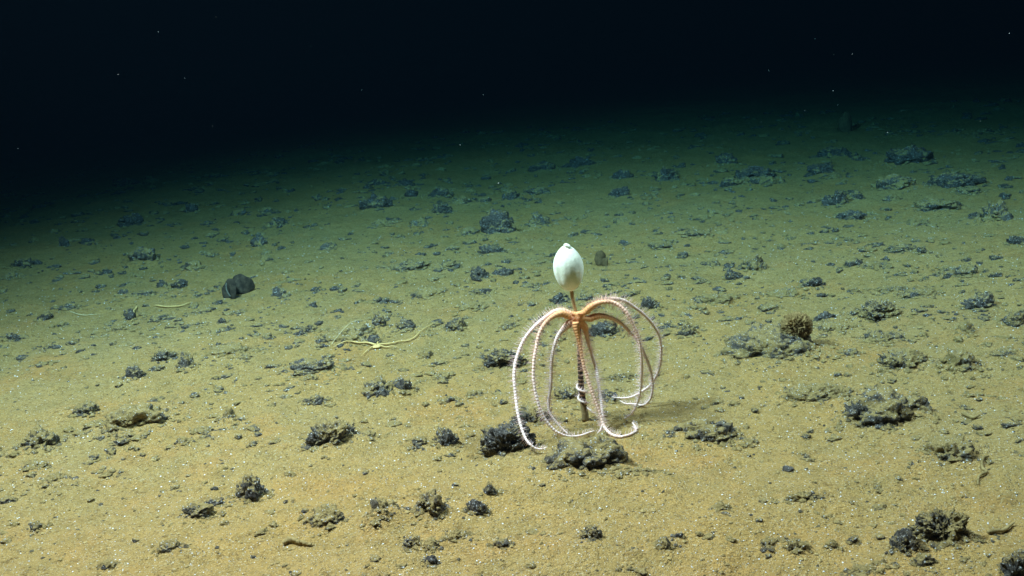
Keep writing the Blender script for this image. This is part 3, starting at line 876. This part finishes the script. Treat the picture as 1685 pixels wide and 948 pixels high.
def strand(name, pts, lifts, wpx, mat, label, cat, n=44, bumps=0.0008):
    P = floor_path(pts, lifts, n); s = px_scale(*P[0])
    t = np.linspace(0, 1, n)
    o = tube(name, P - P[0], wpx * s * np.interp(t, [0, .1, .7, 1], [.55, 1, .8, .35]), mat, None, 8, bumps)
    o.location = P[0]
    return tag(o, label, cat)
# a whip that arches clear of the mud: its own depth, its own height
x, y, z = ground_at(541, 580); P = smooth_path([on_plane(a, b, y + 0.02 * k)[:] for k, (a, b) in enumerate([(541,581),(543,573),(546,566),(556,553),(566,541),(576,532),(586,527.5),(598,527),(605,530)])], 44)
o = tube('sea_whip', P - P[0], 0.75 * px_scale(x, y, z) * np.linspace(1, .5, 44), M_STRAND, None, 8)
o.location = P[0]; tag(o, 'thin pale curved whip arching over the silted mound beside the yellow brittle star', 'sea whip')
strand('worm', [(256,504.5),(266,505),(276,507),(290,508),(300,506),(316,500)], [.006]*6, 1.4, M_YSTAR, 'yellow wavy arm lying on the mud below and left of the folded brown sponge', 'worm')
strand('worm', [(226,506),(224,512),(221,518),(222,524),(216,532)], [.010]*5, 1.5, M_YSTAR, 'short yellow curled arm upright beside a dark stone on the left', 'worm')
strand('worm', [(116,516),(128,519),(140,521),(152,519.5),(163,518)], [.004]*5, 0.8, M_STRAND, 'faint pale thread lying on the mud near the left edge', 'worm')
strand('mud_tube', [(1582,684),(1592,688),(1602,693),(1612,690)], [.006]*4, 3.2, M_TWIG, 'short tan forked looking mud tube right of the big jagged mound', 'mud tube')
strand('mud_tube', [(1626,758),(1617,763),(1616,772),(1623,779),(1611,785),(1609,800)], [.005]*6, 2.8, M_TWIG, 'hooked olive mud tube right of the dome shaped silted rock', 'mud tube')
strand('mud_tube', [(1625,887),(1640,881),(1652,877),(1668,869)], [.006]*4, 4.0, M_TWIG, 'brown straight mud tube right of the smooth grey slab', 'mud tube')
strand('mud_tube', [(466,897),(478,894.5),(490,895),(502,896),(513,897)], [.006]*5, 5.0, M_TWIG, 'brown sausage shaped mud tube at the bottom left of centre', 'mud tube', bumps=0.004)

# round reticulated mud growth on the big outcrop
x, y, z = ground_at(1312, 575)
y -= 0.025; x *= (y / (y + 0.025))
zc = on_plane(1311, 537, y).z; s = px_scale(x, y, zc)
V, Fc = ico(6)
n1 = np.abs(pn(V * 3.4 + 4.4)); n2 = np.abs(pn(V * 5.6 + 9.9))
wall = np.maximum(np.exp(-(n1 / 0.11) ** 2), 0.85 * np.exp(-(n2 / 0.10) ** 2))
r = 0.60 + 0.40 * wall + 0.05 * fbm(V * 3, 2) + 0.03 * pn(V * 14)
V = fit(V * r[:, None], 55 * s, 50 * s, 50 * s)
c = on_plane(1311, 537, y)
o = mesh_obj('xenophyophore', V, Fc.tolist(), M_BROWN); o.location = c
tag(o, 'round brown reticulated mud ball sitting on the big lumpy outcrop', 'xenophyophore')

# plates: a thick rounded leaf bent along its height
def leaf(name, w, h, thick, bend, cut, mat, parent, loc, rot, seed=0, n=30):
    V, idx = [], {}
    grid = []
    for sgn in (-1, 1):
        for i in range(n + 1):
            rr_ = i / n
            for k in range(48):
                a = 2 * math.pi * k / 48
                ed = 1 + 0.05 * math.sin(3 * a + seed) + 0.03 * math.sin(7 * a + 2 * seed)
                u, v = rr_ * math.cos(a) * ed, rr_ * math.sin(a) * ed
                if v < -cut: v = -cut + (v + cut) * 0.2
                th = thick * math.sqrt(max(0, 1 - rr_ ** 4)) / 2
                yb = bend * u * u * w + 0.02 * w * math.sin(5 * u + 3 * v + seed)
                V.append((u * w / 2, yb + sgn * th, (v + cut) * h / (1 + cut)))
    m = (n + 1) * 48; Fc = []
    for s_i in range(2):
        for i in range(n):
            for k in range(48):
                q = [s_i * m + i * 48 + k, s_i * m + i * 48 + (k + 1) % 48, s_i * m + (i + 1) * 48 + (k + 1) % 48, s_i * m + (i + 1) * 48 + k]
                Fc.append(q if s_i == 0 else q[::-1])
    for k in range(48):
        a_, b_ = n * 48 + k, n * 48 + (k + 1) % 48
        Fc.append([a_, b_, m + b_, m + a_])
    o = mesh_obj(name, V, Fc, mat, parent); o.location = loc; o.rotation_euler = rot
    return o
x, y, z = ground_at(388, 489); z = float(H(x, y)[0]); s = 0.84 * px_scale(x, y, z)
fan = empty('folded_sponge', (x, y, z), 'dark brown folded fan sponge standing on the mud on the left, two rounded lobes', 'sponge')
leaf('lobe', 46 * s, 37 * s, 6 * s, 0.30, 0.72, M_FAN, fan, (4 * s, 0.03, 4 * s), (R(-16), R(14), R(-6)), 1)
leaf('lobe', 32 * s, 41 * s, 6 * s, -0.2, 0.8, M_FAN, fan, (-9 * s, -0.012, -4 * s), (R(-10), R(4), R(-18)), 3)
t = np.linspace(0, 1, 24)
rim = np.stack([(-10 + 6 * t ** 2 - 2 * np.sin(t * 3.1)) * s, -0.03 - 0.012 * t, (32 - 26 * t) * s], 1)
tube('rim', rim, np.full(24, 1.1 * s), M_FANRIM, fan, 8)

x, y, z = ground_at(990, 437); z = float(H(x, y)[0]); s = 0.76 * px_scale(x, y, z)
f2 = empty('fan_growth', (x, y, z), 'small brown flared mud fan standing just right of the white sponge head', 'xenophyophore')
leaf('plate', 27 * s, 32 * s, 7 * s, 0.3, 0.8, M_BROWND, f2, (-1 * s, 0, 0), (R(-10), R(6), R(10)), 2)
leaf('plate', 16 * s, 22 * s, 6 * s, -0.3, 0.8, M_BROWND, f2, (5 * s, -0.02, -2 * s), (R(-5), R(14), R(-40)), 5)
x, y, z = ground_at(1394, 217); z = float(H(x, y)[0]); s = 0.85 * px_scale(x, y, z)
f3 = tag(leaf('fan_sponge', 28 * s, 38 * s, 7 * s, 0.2, 0.75, M_BROWND, None, (x, y, z), (R(-8), 0, R(8)), 4), 'dim tall fan shape standing far off at the upper right edge of the light', 'sponge')

# small white feathery animal beside the round dark rock
x, y, z = ground_at(607, 553); z = float(H(x, y)[0]) + 0.012; s = px_scale(x, y, z)
VV, FF, off = [], [], 0; g = np.random.default_rng(9)
for k in range(22):
    d = g.normal(size=3); d[2] = abs(d[2]); d /= np.linalg.norm(d)
    V, Fc = tube_data(np.array([d * 0.5 * s, d * 4 * s, d * g.uniform(5, 7) * s]), np.array([.6, .4, .2]) * s, 5)
    VV.append(V); FF += [[q + off for q in f] for f in Fc]; off += len(V)
o = mesh_obj('feather_star', np.concatenate(VV), FF, M_GRAIN); o.location = (x, y, z)
tag(o, 'tiny white feathery tuft between the spiky upright rock and the small round dark rock', 'feather star')

# ------------------------------------------------------------------ the water
def water():
    me = bpy.data.meshes.new('haze'); bm = bmesh.new()
    bmesh.ops.create_cube(bm, size=1.0)
    for v in bm.verts:
        v.co.x *= 126; v.co.y *= 126; v.co.z = -1.1 if v.co.z < 0 else 3.6
    bm.to_mesh(me); bm.free()
    o = bpy.data.objects.new('haze', me); COL.objects.link(o); tag(o, kind='stuff')
    m = bpy.data.materials.new('sea_water'); m.use_nodes = True
    t = m.node_tree; t.nodes.clear()
    out = t.nodes.new('ShaderNodeOutputMaterial'); v = t.nodes.new('ShaderNodeVolumePrincipled')
    v.inputs['Color'].default_value = (0.0010, 0.0030, 0.0048, 1)
    v.inputs['Absorption Color'].default_value = (0.0, 0.41, 0.55, 1)
    v.inputs['Density'].default_value = 0.27
    v.inputs['Anisotropy'].default_value = 0.0
    t.links.new(v.outputs[0], out.inputs['Volume'])
    me.materials.append(m)
water()
